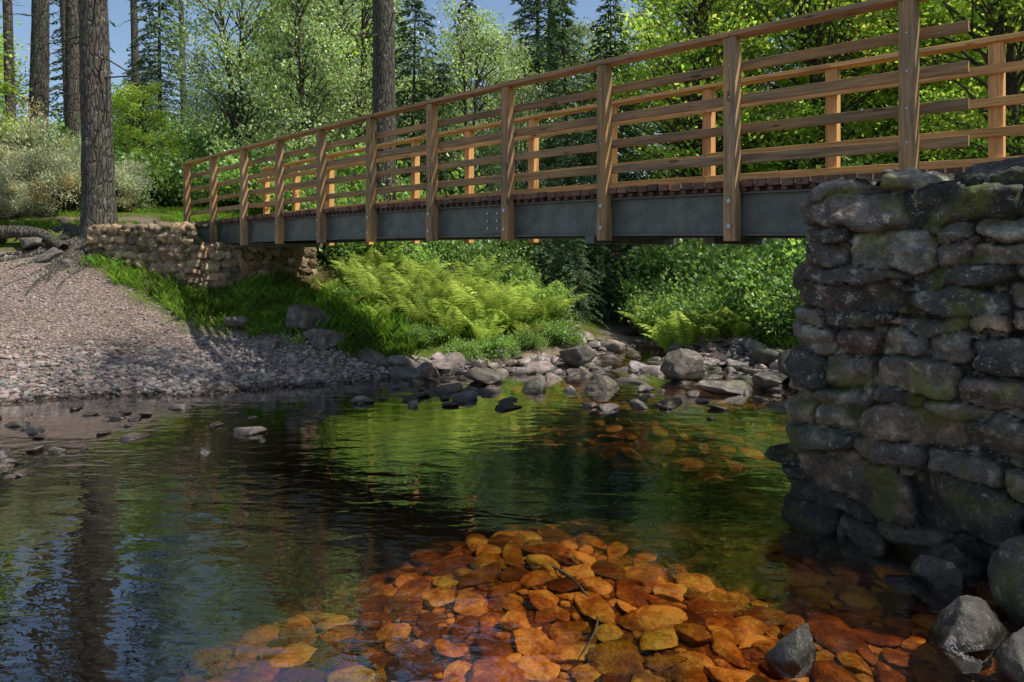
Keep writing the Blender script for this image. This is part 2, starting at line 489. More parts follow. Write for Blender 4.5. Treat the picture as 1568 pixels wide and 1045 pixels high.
# river-bed cobbles: laid so that they barely overlap
def pack(x0, x1, y0, y1, sizes, zmin, gap, tries=6):
    P, S_ = [], []; cell = .25; grid = {}
    for s_ in np.sort(sizes)[::-1]:
        for tr_ in range(tries):
            x = rng.uniform(x0, x1); y = rng.uniform(y0, y1)
            ci, cj = int(x / cell), int(y / cell); ok_ = True
            for a in (-1, 0, 1):
                for b in (-1, 0, 1):
                    for (qx, qy, qs) in grid.get((ci + a, cj + b), ()):
                        if (qx - x) ** 2 + (qy - y) ** 2 < ((qs + s_) * gap) ** 2: ok_ = False; break
                    if not ok_: break
                if not ok_: break
            if ok_:
                grid.setdefault((ci, cj), []).append((x, y, s_)); P.append((x, y)); S_.append(s_); break
    P = np.array(P); S_ = np.array(S_); z = ground(P[:, 0], P[:, 1])
    k = z > zmin
    return P[k], S_[k], z[k]
sz_ = np.clip(.02 + rng.gamma(1.5, .024, 9000), .018, .17)
Pn, Sn, Zn = pack(-2.9, 4.0, 2.3, 6.3, sz_, -.74, .68, 8)
sz_ = np.clip(.035 + rng.gamma(1.8, .032, 2600), .035, .2)
Pf, Sf, Zf = pack(-6.6, 4.6, 6.3, 10.6, sz_, -.6, .9)
PP = np.r_[Pn, Pf]; SS = np.r_[Sn, Sf]; ZZ = np.r_[Zn, Zf]
pz = ZZ + SS * .08
ok = pz + SS * .34 < -.012
PP, SS, pz = PP[ok], SS[ok], pz[ok]
pos = np.c_[PP, pz]
B = Bld()
m1 = (SS > .075) & (PP[:, 1] < 6.3); m2 = (SS > .045) & ~m1; m3 = SS <= .045
put_rocks(B, pos[m1], SS[m1], 4, 16, .9, (.24, .40), (.3, 2.0), tint=.14, tilt=.14, seed0=17, depth=(.5, .9))
put_rocks(B, pos[m2], SS[m2], 3, 14, .9, (.26, .45), (.3, 1.9), tint=.14, tilt=.18, seed0=7, depth=(.5, .9))
put_rocks(B, pos[m3], SS[m3], 2, 12, .9, (.3, .5), (.3, 1.7), tint=.14, tilt=.22, seed0=9, depth=(.55, .9))
B.obj("streambed_cobbles", [M_rock])

# riffle rocks
n = 2700
px = rng.uniform(-1.8, 5.0, n); py = 9.0 + rng.beta(1.3, 1.6, n) * 5.3
near = np.interp(px, [-1.8, 0, 2, 5], [10.0, 9.4, 9.1, 8.9]); ok = py > near
px, py = px[ok], py[ok]
s = np.clip(.035 + rng.gamma(1.3, .05, len(px)), .03, .30)
pz = np.maximum(ground(px, py), -.15) + s * .17
ok = (ground(px, py) < .35) & (fbm(np.c_[px, py, 0 * px] * 1.1, 5, 2) > -.3)
B = Bld(); put_rocks(B, np.c_[px, py, pz][ok], s[ok], 3, 16, 1.0, (.3, .8), (.3, 1.6), tint=.06, seed0=30)
pts = [(-5.1,7.3,.16),(-5.5,7.6,.13),(-5.8,6.9,.12),(-5.35,6.7,.1),(-2.8,7.25,.17),(-2.55,6.95,.06),(-3.0,7.9,.08),(-3.9,7.1,.13),(-2.95,6.55,.11),(-6.2,7.4,.15),(-4.6,7.9,.1),
 (-4.9,6.6,.08),(-5.7,5.6,.07),(-3.3,7.6,.09),(-1.7,9.0,.1),(-1.1,9.2,.14),(-.6,9.0,.22),(-.9,9.5,.26),(-1.7,9.7,.15),(.0,8.9,.1),(1.2,8.4,.15),(1.0,8.2,.1),(.75,8.1,.06),(1.7,8.9,.12),(2.3,7.9,.06),
 (-6.0,7.9,.1),(-4.1,8.4,.12),(-5.0,8.1,.09),(-.3,9.4,.16),(-5.9,6.3,.08),(-2.3,8.2,.08)]
for k in range(34):
    pts.append((rng.uniform(-6.6, -4.2), rng.uniform(5.8, 8.4), rng.uniform(.05, .12)))
for k in range(40):
    pts.append((rng.uniform(-2.2, 3.8), rng.uniform(8.4, 9.6), rng.uniform(.06, .17)))
pts = np.array(pts)
put_rocks(B, np.c_[pts[:, :2], np.full(len(pts), .005)], pts[:, 2] * .95, 3, 10, 1.0, (.3, .5), (.35, 1.1), tint=.04, seed0=50)
B.obj("riffle_rocks", [M_rock])

# shingle beach
n = 26000
px = rng.uniform(-10.5, -.8, n); py = rng.uniform(8.2, 13.2, n)
gl = gravel_line(px); g0 = ground(px, py)
ok = (py < gl + .25 + rng.normal(size=n) * .15) & (g0 > -.16) & (g0 < 1.9)
px, py, g0 = px[ok], py[ok], g0[ok]
shore = sstep(.75, .05, g0)
s = (.007 + rng.gamma(1.4, .006, len(px))) * (1 + 1.7 * shore)
s = np.clip(s, .006, .085)
B = Bld(); put_rocks(B, np.c_[px, py, g0 + s * .2], s, 1, 10, .7, (.4, .8), (.45, 1.25), False, .05, .4, seed0=70)
B.obj("gravel", [M_gravel])

# named boulders
def boulder(x, y, z, sx, sy, sz, rz, seed, mat=None, tone=.9, sub=5):
    v, f = rockshape(sub, seed, 1.0, 14)
    B = Bld(); B.add(v * np.array([sx, sy, sz]) * 1.12, f, 0, (tone, tone * .98, tone * .95), smooth=True)
    me = B.mesh("boulder", [mat or M_boulder])
    return link("boulder", me, None, (x, y, z), rz)
boulder(-3.42, 11.6, .78, .38, .3, .32, .3, 3, tone=.7)
boulder(-3.9, 10.9, .45, .24, .2, .2, 1, 4, tone=1.4)
boulder(-3.0, 11.0, .50, .45, .25, .2, 2.9, 5)
boulder(-2.3, 10.9, .25, .42, .25, .2, 2.6, 6)
boulder(2.55, 10.3, .16, .38, .3, .33, .4, 7, tone=1.0)
boulder(3.6, 9.7, .08, .33, .25, .2, 1.4, 8, tone=1.1)
boulder(2.9, 9.4, .03, .38, .2, .12, 0, 9, tone=1.2)
boulder(1.1, 11.4, .15, .3, .25, .22, 0, 10, tone=.8)
boulder(4.3, 10.3, .18, .45, .35, .35, 2, 12, tone=.8)
boulder(-1.3, 10.4, .12, .3, .25, .18, 1.2, 13, tone=1.1)
boulder(-.4, 10.2, .08, .28, .22, .16, .6, 14, tone=.8)
boulder(1.3, 9.7, .05, .3, .22, .15, .9, 15, tone=.9)
boulder(.3, 9.6, .04, .24, .2, .15, 2.9, 16, tone=.9)
boulder(2.28, 3.42, .0, .27, .18, .16, .3, 21, tone=.42)
boulder(2.40, 3.12, .02, .24, .15, .15, 1.0, 22, tone=.45)
boulder(1.36, 3.26, -.03, .16, .13, .15, .6, 23, tone=.45)
boulder(2.28, 3.95, -.01, .13, .09, .07, .1, 24, tone=.45)
boulder(2.86, 3.6, .10, .26, .22, .3, .1, 25, tone=.4)
boulder(2.5, 3.95, .0, .15, .13, .15, .1, 26, tone=.4)
boulder(3.1, 3.2, .15, .3, .25, .36, .1, 27, tone=.4)
boulder(-4.7, 11.5, .8, .22, .15, .1, .1, 28, tone=1.0)

# ------------------------------------------------------------------ masonry
def masonry(name, path, ztop_fn, zbase, batter, res, row_h, st_w, depth, mat, tone, seed, topw=.5, chink=(.02, .05)):
    r = np.random.default_rng(seed)
    path = np.asarray(path, float)
    seg = np.linalg.norm(np.diff(path, axis=0), axis=1); cum = np.r_[0, np.cumsum(seg)]
    U = np.arange(0, cum[-1], res)
    pxy = np.c_[np.interp(U, cum, path[:, 0]), np.interp(U, cum, path[:, 1])]
    ker = int(.10 / res) | 1
    pad = ker // 2
    sm = np.stack([np.convolve(np.pad(pxy[:, i], pad, mode='reflect', reflect_type='odd'), np.ones(ker) / ker, 'valid') for i in (0, 1)], 1)
    t = unit(np.gradient(sm, axis=0)); nrm = np.c_[t[:, 1], -t[:, 0]]
    H = max(ztop_fn(u) for u in U) - zbase
    V = np.arange(0, H + topw, res)
    uu, vv = np.meshgrid(U, V)
    u = uu.ravel(); v = vv.ravel()
    w3 = np.c_[u, v, np.zeros(len(u))]
    wu = u + fbm(w3 * 2.4, seed, 3) * .11 + fbm(w3 * 11, seed + 7, 2) * .022
    wv = v + fbm(w3 * 2.4 + 50, seed + 1, 3) * .09 + fbm(w3 * 11 + 9, seed + 8, 2) * .020
    cells = []
    y = -.05
    while y < H + topw:
        h = r.uniform(*row_h); x = -r.uniform(0, .3)
        while x < cum[-1] + .3:
            w = r.uniform(*st_w) * (.6 + h / row_h[1] * .6)
            rv = r.uniform()
            if h > (row_h[0] + row_h[1]) * .5 and rv < .4:
                sp = r.uniform(.35, .65)
                cells.append((x + w / 2, y + h * sp / 2, w / 2 * 1.05, h * sp / 2 * 1.08)); cells.append((x + w / 2, y + h * (1 + sp) / 2, w / 2 * 1.05, h * (1 - sp) / 2 * 1.08))
            else:
                ext = r.uniform(1.0, 1.32)
                cells.append((x + w / 2, y + h / 2 + r.normal() * .025, w / 2 * 1.05, h / 2 * ext))
            x += w
        y += h
    best = np.full(len(u), 9.0); second = np.full(len(u), 9.0)
    who = np.zeros(len(u), int); lu = np.zeros(len(u)); lv = np.zeros(len(u))
    pexp = 4.2
    def apply(i, cx, cy, a, b, rot, bias=0.0):
        msk = (np.abs(wu - cx) < a * 1.6) & (np.abs(wv - cy) < b * 1.8 + a * .2)
        if not msk.any(): return
        x_, y_ = wu[msk] - cx, wv[msk] - cy
        xr = x_ + y_ * rot; yr = y_ - x_ * rot * .6
        d = ((np.abs(xr) / a) ** pexp + (np.abs(yr) / b) ** pexp) ** (1 / pexp) + bias
        ii = np.where(msk)[0]; bt = d < best[ii]
        s2 = np.where(bt, best[ii], np.minimum(second[ii], d)); second[ii] = np.minimum(s2, 9)
        q = ii[bt]; best[q] = d[bt]; who[q] = i; lu[q] = x_[bt]; lv[q] = y_[bt]
    for i, (cx, cy, a, b) in enumerate(cells):
        apply(i, cx, cy, a, b, r.normal() * .18)
    gaps = np.where(best > .99)[0]; nb = len(cells)
    if len(gaps):
        pick = r.choice(gaps, min(len(gaps), 300), replace=False)
        for q in pick:
            if best[q] < .9: continue
            a = r.uniform(*chink) * 1.3; b = r.uniform(*chink) * .8
            apply(len(cells), wu[q], wv[q], a, b, r.normal() * .4, .12); cells.append((wu[q], wv[q], a, b))
    nc = len(cells)
    offs = r.uniform(-.6, .6, nc); offs[nb:] = -.9; tone_r = r.uniform(*tone, nc)
    tl = r.normal(size=(nc, 2)) * .22
    dome = np.clip(1 - np.clip(best, 0, 1.1) ** 9, 0, 1) ** .5
    seam = sstep(.0, .13, second - best)
    dome = dome * (.10 + .90 * seam ** .6)
    tiltd = tl[who, 0] * lu + tl[who, 1] * lv
    fa = r.uniform(0, 6.283, (nc, 2)); 
    fc = 0
    for k in (0, 1):
        dd = np.cos(fa[who, k]) * lu + np.sin(fa[who, k]) * lv * 1.5
        fc = fc + np.maximum(dd - .035, 0) * .6
    fc = np.minimum(fc, depth * .7)
    hgt = dome * (depth * (1 + offs[who] * .6) + tiltd - fc) - (1 - dome) * .03
    ridg = 1 - np.abs(fbm(w3 * 6 + 3, seed + 11, 3)) * 2
    hgt += fbm(w3 * 8, seed + 3, 4) * .026 * dome + ridg * .010 * dome + fbm(w3 * 28, seed + 4, 3) * .011
    iu = np.clip((u / res).round().astype(int), 0, len(U) - 1)
    top = np.array([ztop_fn(q) for q in U])[iu] - zbase
    zz = np.minimum(v, top); over = np.maximum(v - top, 0)
    edge = sstep(-.06, .06, v - top)
    out = batter * (1 - zz / top) - over
    P = sm[iu] + nrm[iu] * (out + hgt * (1 - edge))[:, None]
    Zc = zbase + zz + hgt * edge
    tn = tone_r[who][:, None] * (1 + np.stack([r.normal(size=nc), r.normal(size=nc) * .3, -np.abs(r.normal(size=nc))], 1)[who] * .08)
    tn = tn * (.18 + .82 * np.clip(dome * 1.3, 0, 1))[:, None]
    m, k = len(U), len(V); I = np.arange(m * k).reshape(k, m)
    F = np.stack([I[:-1, :-1], I[:-1, 1:], I[1:, 1:], I[1:, :-1]], -1).reshape(-1, 4)
    B = Bld(); B.add(np.c_[P, Zc], F, 0, np.clip(tn, .05, 2.5), smooth=True)
    return B

U2 = np.array([-.7165, .6976]); V2 = np.array([.6976, .7165])
A = np.array([2.20, 4.97]); Cc = A + V2 * 2.3; Bb = A - U2 * 4.2
Bm = masonry("right", [Cc, A, Bb], lambda u: 2.37 + .03 * math.sin(u * 5), -.65, .24, .0125, (.11, .36), (.22, .66), .085, M_pier, (.35, 1.9), 5, .55)
q = [A + V2 * .3 - U2 * .3, Bb + V2 * .3, Bb + V2 * 2.3, Cc - U2 * .3]
Bm.add([(p[0], p[1], 2.38) for p in q] + [(p[0], p[1], -.6) for p in q], [(0, 1, 2, 3), (3, 2, 6, 7), (0, 3, 7, 4)], 1)
Bm.obj("stone_bridge_pier", [M_pier, M_ground])

Cn = np.array([-5.9, 12.65])
pathL = [(-8.25, 13.35), tuple(Cn), (-4.15, 14.45)]
lenL = np.linalg.norm(np.array(pathL[0]) - Cn)
Bm = masonry("left", pathL, lambda u: 2.43 - .38 * float(sstep(lenL - .05, lenL + .25, u)), .7, .10, .018, (.10, .26), (.13, .40), .055, M_wall, (.4, 1.5), 8, .5, (.015, .035))
Bm.obj("stone_abutment_wall", [M_wall])

# ------------------------------------------------------------------ footbridge
P0 = np.array([2.92, 5.02]); STEP = np.array([-.989, .963]); SL = float(np.linalg.norm(STEP)); 
Uu = STEP / SL; Vv = np.array([-Uu[1], Uu[0]]) * -1
def camber(n): return .115 * (1 - ((n - 6) / 6.5) ** 2)
def bp(n, off, z):
    p = P0 + STEP * n + Vv * off
    return (p[0], p[1], 1.9 + z + camber(n))
def sweep(B, ns, off0, off1, z0, z1, mat=0, col=(1, 1, 1)):
    v, l = [], []
    ro = rng.uniform(0, 50)
    for nn in ns:
        for o, z in ((off0, z0), (off1, z0), (off1, z1), (off0, z1)):
            v.append(bp(nn, o, z)); l.append((nn * SL + ro, o + ro, z))
    k = len(ns); f = []
    for i in range(k - 1):
        for j in range(4):
            a = i * 4 + j; b = i * 4 + (j + 1) % 4
            f.append((a, b, b + 4, a + 4))
    f.append((3, 2, 1, 0)); f.append(tuple((k - 1) * 4 + j for j in range(4)))
    B.add(v, f, mat, col, l)
def box(B, n, off0, off1, z0, z1, halfw, mat=0, col=(1, 1, 1), vertical=True):
    v, l = [], []; ro = rng.uniform(0, 50)
    d = halfw / SL
    for nn in (n - d, n + d):
        for o, z in ((off0, z0), (off1, z0), (off1, z1), (off0, z1)):
            p = P0 + STEP * nn + Vv * o
            v.append((p[0], p[1], 1.9 + z + camber(n)))
            l.append((z + ro, o + ro, nn * SL) if vertical else (o + ro, nn * SL, z + ro))
    f = [(0, 1, 5, 4), (1, 2, 6, 5), (2, 3, 7, 6), (3, 0, 4, 7), (3, 2, 1, 0), (4, 5, 6, 7)]
    B.add(v, f, mat, col, l)
def tonec(a=.8, b=1.2):
    t = rng.uniform(a, b); return (t, t * rng.uniform(.95, 1.03), t * rng.uniform(.88, 1.05))

bridge = bpy.data.objects.new("footbridge", None); scene.collection.objects.link(bridge)
def finish(B, name, mats, bev=.005):
    o = B.obj(name, mats, bridge)
    if bev:
        m = o.modifiers.new("bevel", 'BEVEL'); m.width = bev; m.segments = 2; m.limit_method = 'ANGLE'
    return o
Wd = 1.64
RAILS = [.80, 1.05, 1.32, 1.60]
B = Bld()
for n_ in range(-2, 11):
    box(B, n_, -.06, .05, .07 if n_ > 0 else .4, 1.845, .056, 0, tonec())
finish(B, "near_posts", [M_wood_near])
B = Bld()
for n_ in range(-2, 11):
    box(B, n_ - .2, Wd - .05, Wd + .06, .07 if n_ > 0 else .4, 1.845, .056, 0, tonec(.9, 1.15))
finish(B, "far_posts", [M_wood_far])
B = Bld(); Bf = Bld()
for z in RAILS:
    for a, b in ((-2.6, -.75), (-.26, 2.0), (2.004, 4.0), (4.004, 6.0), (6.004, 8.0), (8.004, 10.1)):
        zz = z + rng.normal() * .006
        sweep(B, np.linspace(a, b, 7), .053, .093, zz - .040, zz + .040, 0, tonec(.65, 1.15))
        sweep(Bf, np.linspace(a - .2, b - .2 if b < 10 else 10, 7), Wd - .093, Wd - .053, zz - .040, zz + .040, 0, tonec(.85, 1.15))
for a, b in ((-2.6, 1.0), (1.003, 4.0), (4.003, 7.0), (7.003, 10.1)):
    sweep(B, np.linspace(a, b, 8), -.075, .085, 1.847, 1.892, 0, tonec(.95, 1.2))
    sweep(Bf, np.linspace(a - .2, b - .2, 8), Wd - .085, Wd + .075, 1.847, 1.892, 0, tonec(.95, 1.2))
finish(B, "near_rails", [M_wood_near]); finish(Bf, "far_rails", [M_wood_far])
B = Bld()
nn = -2.6
while nn < 10.2:
    w = rng.uniform(.046, .052)
    dz_ = rng.normal() * .004
    box(B, nn, -.005 + rng.uniform(-.012, .02), Wd - .06, .543 + dz_, .602 + dz_, w, 0, tonec(.5, 1.1), vertical=False)
    box(B, nn + .03, .03, .058, .506, .541, .022, 0, tonec(.5, .9), vertical=False)
    nn += .118 / SL
sweep(B, np.linspace(-2.6, 10.1, 14), .1, .16, .505, .541, 0, (.6, .6, .6))
finish(B, "deck_planks", [M_deck], 0)
B = Bld()
ns = np.linspace(-.6, 10.0, 15)
for o in (.06, Wd - .16):
    sweep(B, ns, o, o + .11, .120, .136)
    sweep(B, ns, o, o + .11, .486, .503)
    sweep(B, ns, o + .05, o + .06, .136, .486)
for n_ in np.arange(.5, 10, 2.0):
    box(B, n_, .18, Wd - .17, .2, .4, .02)
for n_ in (2.15, 8.05):
    box(B, n_, .02, Wd, .04, .117, .06)
for n_ in (1.35,): 
    box(B, n_, .5, Wd, .05, .115, .05)
for n_ in (0.42, 3.25, 8.8):
    box(B, n_, .095, .108, .16, .46, .16 if n_ < 5 else .12)
finish(B, "steel_beams", [M_steel], .002)
B = Bld()
def bolt(n, off, z, r=.014, h=.014):
    c = np.array(bp(n, off, z)); d = np.array([-Vv[0], -Vv[1], 0]); a = np.array([Uu[0], Uu[1], 0]); b = np.array([0, 0, 1.0])
    th = np.linspace(0, 2 * np.pi, 8, endpoint=False)
    r0 = c + (a * np.cos(th)[:, None] + b * np.sin(th)[:, None]) * r
    v = np.r_[r0, r0 * 1 + d * h]
    f = [(i, (i + 1) % 8, 8 + (i + 1) % 8, 8 + i) for i in range(8)]
    B.add(v, f); B.add(r0 + d * h, [tuple(range(8))])
for n_ in range(1, 11):
    for z in (.2, .42):
        bolt(n_, -.06, z, .02)
    for z in RAILS:
        bolt(n_, -.06, z, .008, .006)
for n_ in range(-2, 1):
    for z in RAILS: bolt(n_, -.06, z, .008, .006)
for n_ in (0.42, 3.25):
    for dn in (-.06, .06):
        for z in (.22, .31, .40): bolt(n_ + dn, .095, z, .013)
bm_ = newmat("galvanised_bolt"); bb = N(bm_[1], 'ShaderNodeBsdfPrincipled', Roughness=.4, Metallic=.9); bb.inputs['Base Color'].default_value = (.5, .5, .5, 1)
bm_[1].links.new(bb.outputs[0], bm_[2].inputs[0])
finish(B, "bolts", [bm_[0]], 0)

# ------------------------------------------------------------------ vegetation generators
def curve_pts(a, b, sag, n=5):
    t = np.linspace(0, 1, n)[:, None]
    p = a * (1 - t) + b * t
    p[:, 2] += (sag * 4 * t * (1 - t))[:, 0]
    p[1:-1] += rng.normal(size=(n - 2, 3)) * np.linalg.norm(b - a) * .035
    return p
def broadleaf(name, H, base, R, ncl, nlf, ls, tr, mat, droop=0.0, narrow=1.0, aspect=.6, multi=1, csz=.5):
    B = Bld()
    for s_ in range(multi):
        lean = rng.normal(size=2) * .05 * H * (1 if multi > 1 else .5)
        t = np.linspace(0, 1, 12)
        tp = np.c_[lean[0] * t ** 1.5 + np.sin(t * 5 + s_) * .02 * H * .4, lean[1] * t ** 1.5 + np.cos(t * 4) * .012 * H, t * H * .93]
        tp[:, :2] -= tp[0, :2]
        tube(B, tp, tr * (1 - t * .93) * (1 + .5 * np.exp(-t * 25)), 8, 0, (1, 1, 1), .01, s_)
        cs = []
        while len(cs) < ncl // multi:
            p = rng.uniform(-1, 1, 3); rr = np.linalg.norm(p)
            if rr > 1 or rr < rng.uniform(.2, .85): continue
            q = np.array([p[0] * R, p[1] * R, base + (p[2] * .5 + .5) * (H - base)])
            hh = (q[2] - base) / (H - base)
            wid = (1.0 - hh * .45 * narrow) 
            q[:2] *= wid
            ax = np.array([np.interp(q[2], tp[:, 2], tp[:, 0]), np.interp(q[2], tp[:, 2], tp[:, 1])])
            q[:2] += ax
            if fbm(q[None] * .55, 5 + s_, 2)[0] < -.15: continue
            cs.append(q)
        for q in cs:
            zb = max(base * .6, q[2] - np.linalg.norm(q[:2]) * rng.uniform(.5, 1.1) - .2)
            a = np.array([np.interp(zb, tp[:, 2], tp[:, 0]), np.interp(zb, tp[:, 2], tp[:, 1]), zb])
            pts = curve_pts(a, q, .25 * (1 - droop * 2), 5)
            tube(B, pts, np.linspace(tr * .28, .008, 5), 4, 0)
            m = int(nlf * rng.uniform(.6, 1.4)); sz = csz * rng.uniform(.7, 1.35)
            dd = rng.normal(size=(m, 3)) * np.array([1, 1, .5 + droop]) * sz * .55
            outw = unit(np.array([q[0], q[1], .3])[None])[0]
            dd += outw * rng.uniform(-.3, .6, m)[:, None] * sz
            if droop: dd[:, 2] -= np.abs(rng.normal(size=m)) * droop
            c = q + dd
            br = rng.uniform(.5, 1.35) * rng.uniform(.75, 1.3, (m, 1)) * (1 + rng.normal(size=(m, 3)) * [.09, .05, .08])
            leaves(B, c, rng.uniform(.7, 1.35, m) * ls, 1, np.clip(br, .1, 3), aspect, .7,
                   dirs=(np.array([0, 0, -1.0]) if droop else outw)[None], jit=1.0)
    return B.mesh(name, [M_twig, mat])

def spruce(name, H, R, base, mat, tr=.12, dead=False, dens=1.0):
    B = Bld()
    t = np.linspace(0, 1, 10)
    tube(B, np.c_[0 * t, 0 * t, t * H], tr * (1 - t * .95), 7, 0)
    z = base
    while z < H - .15:
        hh = (z - base) / (H - base)
        L = R * (1 - hh) ** .75 * rng.uniform(.75, 1.1) + .15
        nb = rng.integers(5, 8)
        a0 = rng.uniform(0, 6.28)
        for k in range(nb):
            a = a0 + k * 6.283 / nb + rng.normal() * .2; Lb = L * rng.uniform(.65, 1.15)
            dr = np.array([math.cos(a), math.sin(a), 0]); sd = np.array([-dr[1], dr[0], 0])
            s = np.linspace(0, 1, 6)
            pts = dr * (s * Lb)[:, None]; pts[:, 2] = z + (.25 - .5 * s) * s * Lb * .8 - (1 - hh) * s * s * Lb * .15
            tube(B, pts, np.linspace(.022, .005, 6), 3, 0)
            m = int((14 + Lb * 24) * dens)
            ss = rng.uniform(.12, 1, m) ** .8
            c = np.stack([np.interp(ss, s, pts[:, i]) for i in range(3)], 1)
            side = rng.choice([-1, 1], m)
            tl = (1.05 - ss) * Lb * .38 + .08
            off = rng.uniform(.1, 1, m)
            dirs = sd[None] * side[:, None] + dr[None] * .8 + np.array([0, 0, -.3])
            c = c + unit(dirs) * (tl * off)[:, None]; c[:, 2] -= rng.uniform(0, .12, m) * (off + .3)
            br = rng.uniform(.6, 1.2) * rng.uniform(.7, 1.4, (m, 1)) * (.7 + .5 * ss[:, None] * off[:, None]) * np.ones((1, 3))
            leaves(B, c, rng.uniform(.14, .30, m), 1, br, .28, 1.5, dirs=unit(dirs), jit=.3)
        z += rng.uniform(.24, .36)
    return B.mesh(name, [M_twig, mat])

def tallpine(name, H, r0, crown, seed, sway=.2, R=3.0, ncl=38):
    B = Bld()
    t = np.linspace(0, 1, 90)
    x = np.sin(t * 4 + seed) * sway * t; y = np.cos(t * 3 + seed * 2) * sway * t
    x -= x[0]; y -= y[0]
    rad = r0 * (1 - t * .72) * (1 + .55 * np.exp(-t * H / .35))
    tube(B, np.c_[x, y, t * H - .3], rad, 40, 0, (1, 1, 1), .022, seed)
    for k in range(26):
        h = rng.uniform(3.0, crown); a = rng.uniform(0, 6.28); L = rng.uniform(.3, 1.6)
        c = np.array([np.interp(h, t * H, x), np.interp(h, t * H, y), h])
        e = c + np.array([math.cos(a) * L, math.sin(a) * L, rng.uniform(-.4, .2) * L])
        tube(B, curve_pts(c, e, -.05, 5), np.linspace(.022, .004, 5), 4, 0)
    for k in range(ncl):
        h = rng.uniform(crown, H); a = rng.uniform(0, 6.28)
        rr = R * (1 - (h - crown) / (H - crown) * .7) * rng.uniform(.35, 1)
        c = np.array([np.interp(h, t * H, x), np.interp(h, t * H, y), h])
        q = c + np.array([math.cos(a) * rr, math.sin(a) * rr, rng.uniform(-.4, .5)])
        tube(B, curve_pts(c, q, -.15, 6), np.linspace(.06, .01, 6), 5, 0)
        m = 150
        cc = q + rng.normal(size=(m, 3)) * np.array([.5, .5, .22])
        br = rng.uniform(.6, 1.3) * rng.uniform(.7, 1.3, (m, 1)) * np.ones((1, 3))
        leaves(B, cc, rng.uniform(.12, .24, m), 1, br, .25, .5)
    return B.mesh(name, [M_bark, M_pine])

def bush(name, R, H, ncl, nlf, ls, mat, aspect=.65, csz=.3, stiff=False, seed=0):
    B = Bld()
    for k in range(ncl):
        a = rng.uniform(0, 6.28); e = rng.uniform(0, 1) ** .6
        rr = rng.uniform(.5, 1.0)
        d3 = np.array([[math.cos(a), math.sin(a), e * 1.5]])
        rr *= 1 + .75 * fbm(d3 * 1.3 + seed * 7, seed, 2)[0]
        q = np.array([math.cos(a) * R * math.sqrt(1 - e * e * .9) * rr, math.sin(a) * R * math.sqrt(1 - e * e * .9) * rr, .12 + e * H * rr])
        tube(B, curve_pts(np.array([q[0] * .15, q[1] * .15, 0]), q, .1, 4), np.linspace(.014, .004, 4), 3, 0)
        m = int(nlf * rng.uniform(.6, 1.4))
        d = rng.normal(size=(m, 3)) * csz * np.array([.6, .6, .45])
        outw = unit((q + np.array([0, 0, .3]))[None])[0]
        br = rng.uniform(.5, 1.4) * rng.uniform(.75, 1.3, (m, 1)) * (1 + rng.normal(size=(m, 3)) * [.1, .05, .1])
        if stiff and rng.uniform() < .18: br = br * np.array([1.0, .82, .62])
        leaves(B, q + d, rng.uniform(.6, 1.4, m) * ls, 1, np.clip(br, .1, 3), aspect, 1.2 if not stiff else 0, dirs=outw[None], jit=.9 if not stiff else .6)
    return B.mesh(name, [M_twig, mat])

def fernmesh(name, nf, L):
    B = Bld()
    for k in range(nf):
        a = k * 2.399 + rng.normal() * .2; l = L * rng.uniform(.75, 1.15)
        n = 28; s = np.linspace(0, 1, n)
        el0 = rng.uniform(1.15, 1.5); bend = rng.uniform(.75, 1.5)
        el = el0 - bend * s ** 1.5
        dx = np.cumsum(np.cos(el)) * l / n; dz = np.cumsum(np.sin(el)) * l / n
        dr = np.array([math.cos(a), math.sin(a), 0]); sd = np.array([-dr[1], dr[0], 0])
        pts = dr * dx[:, None]; pts[:, 2] = dz
        tube(B, pts, np.linspace(.006, .002, n), 3, 0, (.9, 1, .5))
        fb = rng.uniform(.5, 1.3)
        for side in (-1, 1):
            i = np.arange(4, n); q = (i - 4) / (n - 4)
            Lw = l * .25 * np.sin(np.clip(q * .92 + .16, 0, 1) * np.pi) ** .8 + .01
            tang = unit(np.gradient(pts, axis=0))[i]
            d = unit(sd * side + tang * .45 + np.array([0, 0, -.15]) + rng.normal(size=(len(i), 3)) * .08)
            wdt = (l / n * .95)
            p0 = pts[i]; 
            droop = np.array([0, 0, -1]) * (Lw * .18)[:, None]
            v = np.stack([p0 - tang * wdt * .35, p0 + d * Lw[:, None] * .5 - tang * wdt * .36, p0 + d * Lw[:, None] + droop, p0 + d * Lw[:, None] * .5 + tang * wdt * .36], 1)
            f = np.arange(len(i) * 4).reshape(-1, 4)
            br = fb * rng.uniform(.85, 1.15, (len(i), 1)) * np.ones((1, 3))
            B.add(v.reshape(-1, 3), f, 0, np.repeat(br, 4, 0))
    return B.mesh(name, [M_fern])

birch = [broadleaf("birch_tree", 8.5, 1.3, 2.1, 110, 100, .095, .09, M_birch, .15, 1.2, .65, 2, .46),
         broadleaf("birch_tree", 7.5, .8, 2.4, 110, 100, .095, .08, M_birch, .1, 1.3, .65, 3, .46)]
oak = [broadleaf("beech_tree", 11, 1.6, 3.8, 160, 95, .14, .2, M_oak, 0, .9, .62, 1, .64),
       broadleaf("beech_tree", 9, 1.0, 3.2, 120, 105, .14, .16, M_oak, 0, .9, .62, 2, .58)]
spr = [spruce("spruce_tree", 9, 2.1, .5, M_spruce), spruce("spruce_tree", 12, 2.6, .6, M_spruce, .16)]
pines = [tallpine("pine_tree", 21, .30, 12.5, 1), tallpine("pine_tree", 23, .30, 13.5, 2, .3)]
shrub = [bush("shrub", 1.2, 1.3, 80, 75, .10, M_bush, .68, .32, seed=1), bush("shrub", 1.0, 1.0, 65, 75, .09, M_bush, .6, .28, seed=2)]
gorse = bush("gorse_bush", 1.0, 1.4, 130, 160, .07, M_gorse, .3, .20, True, seed=3)
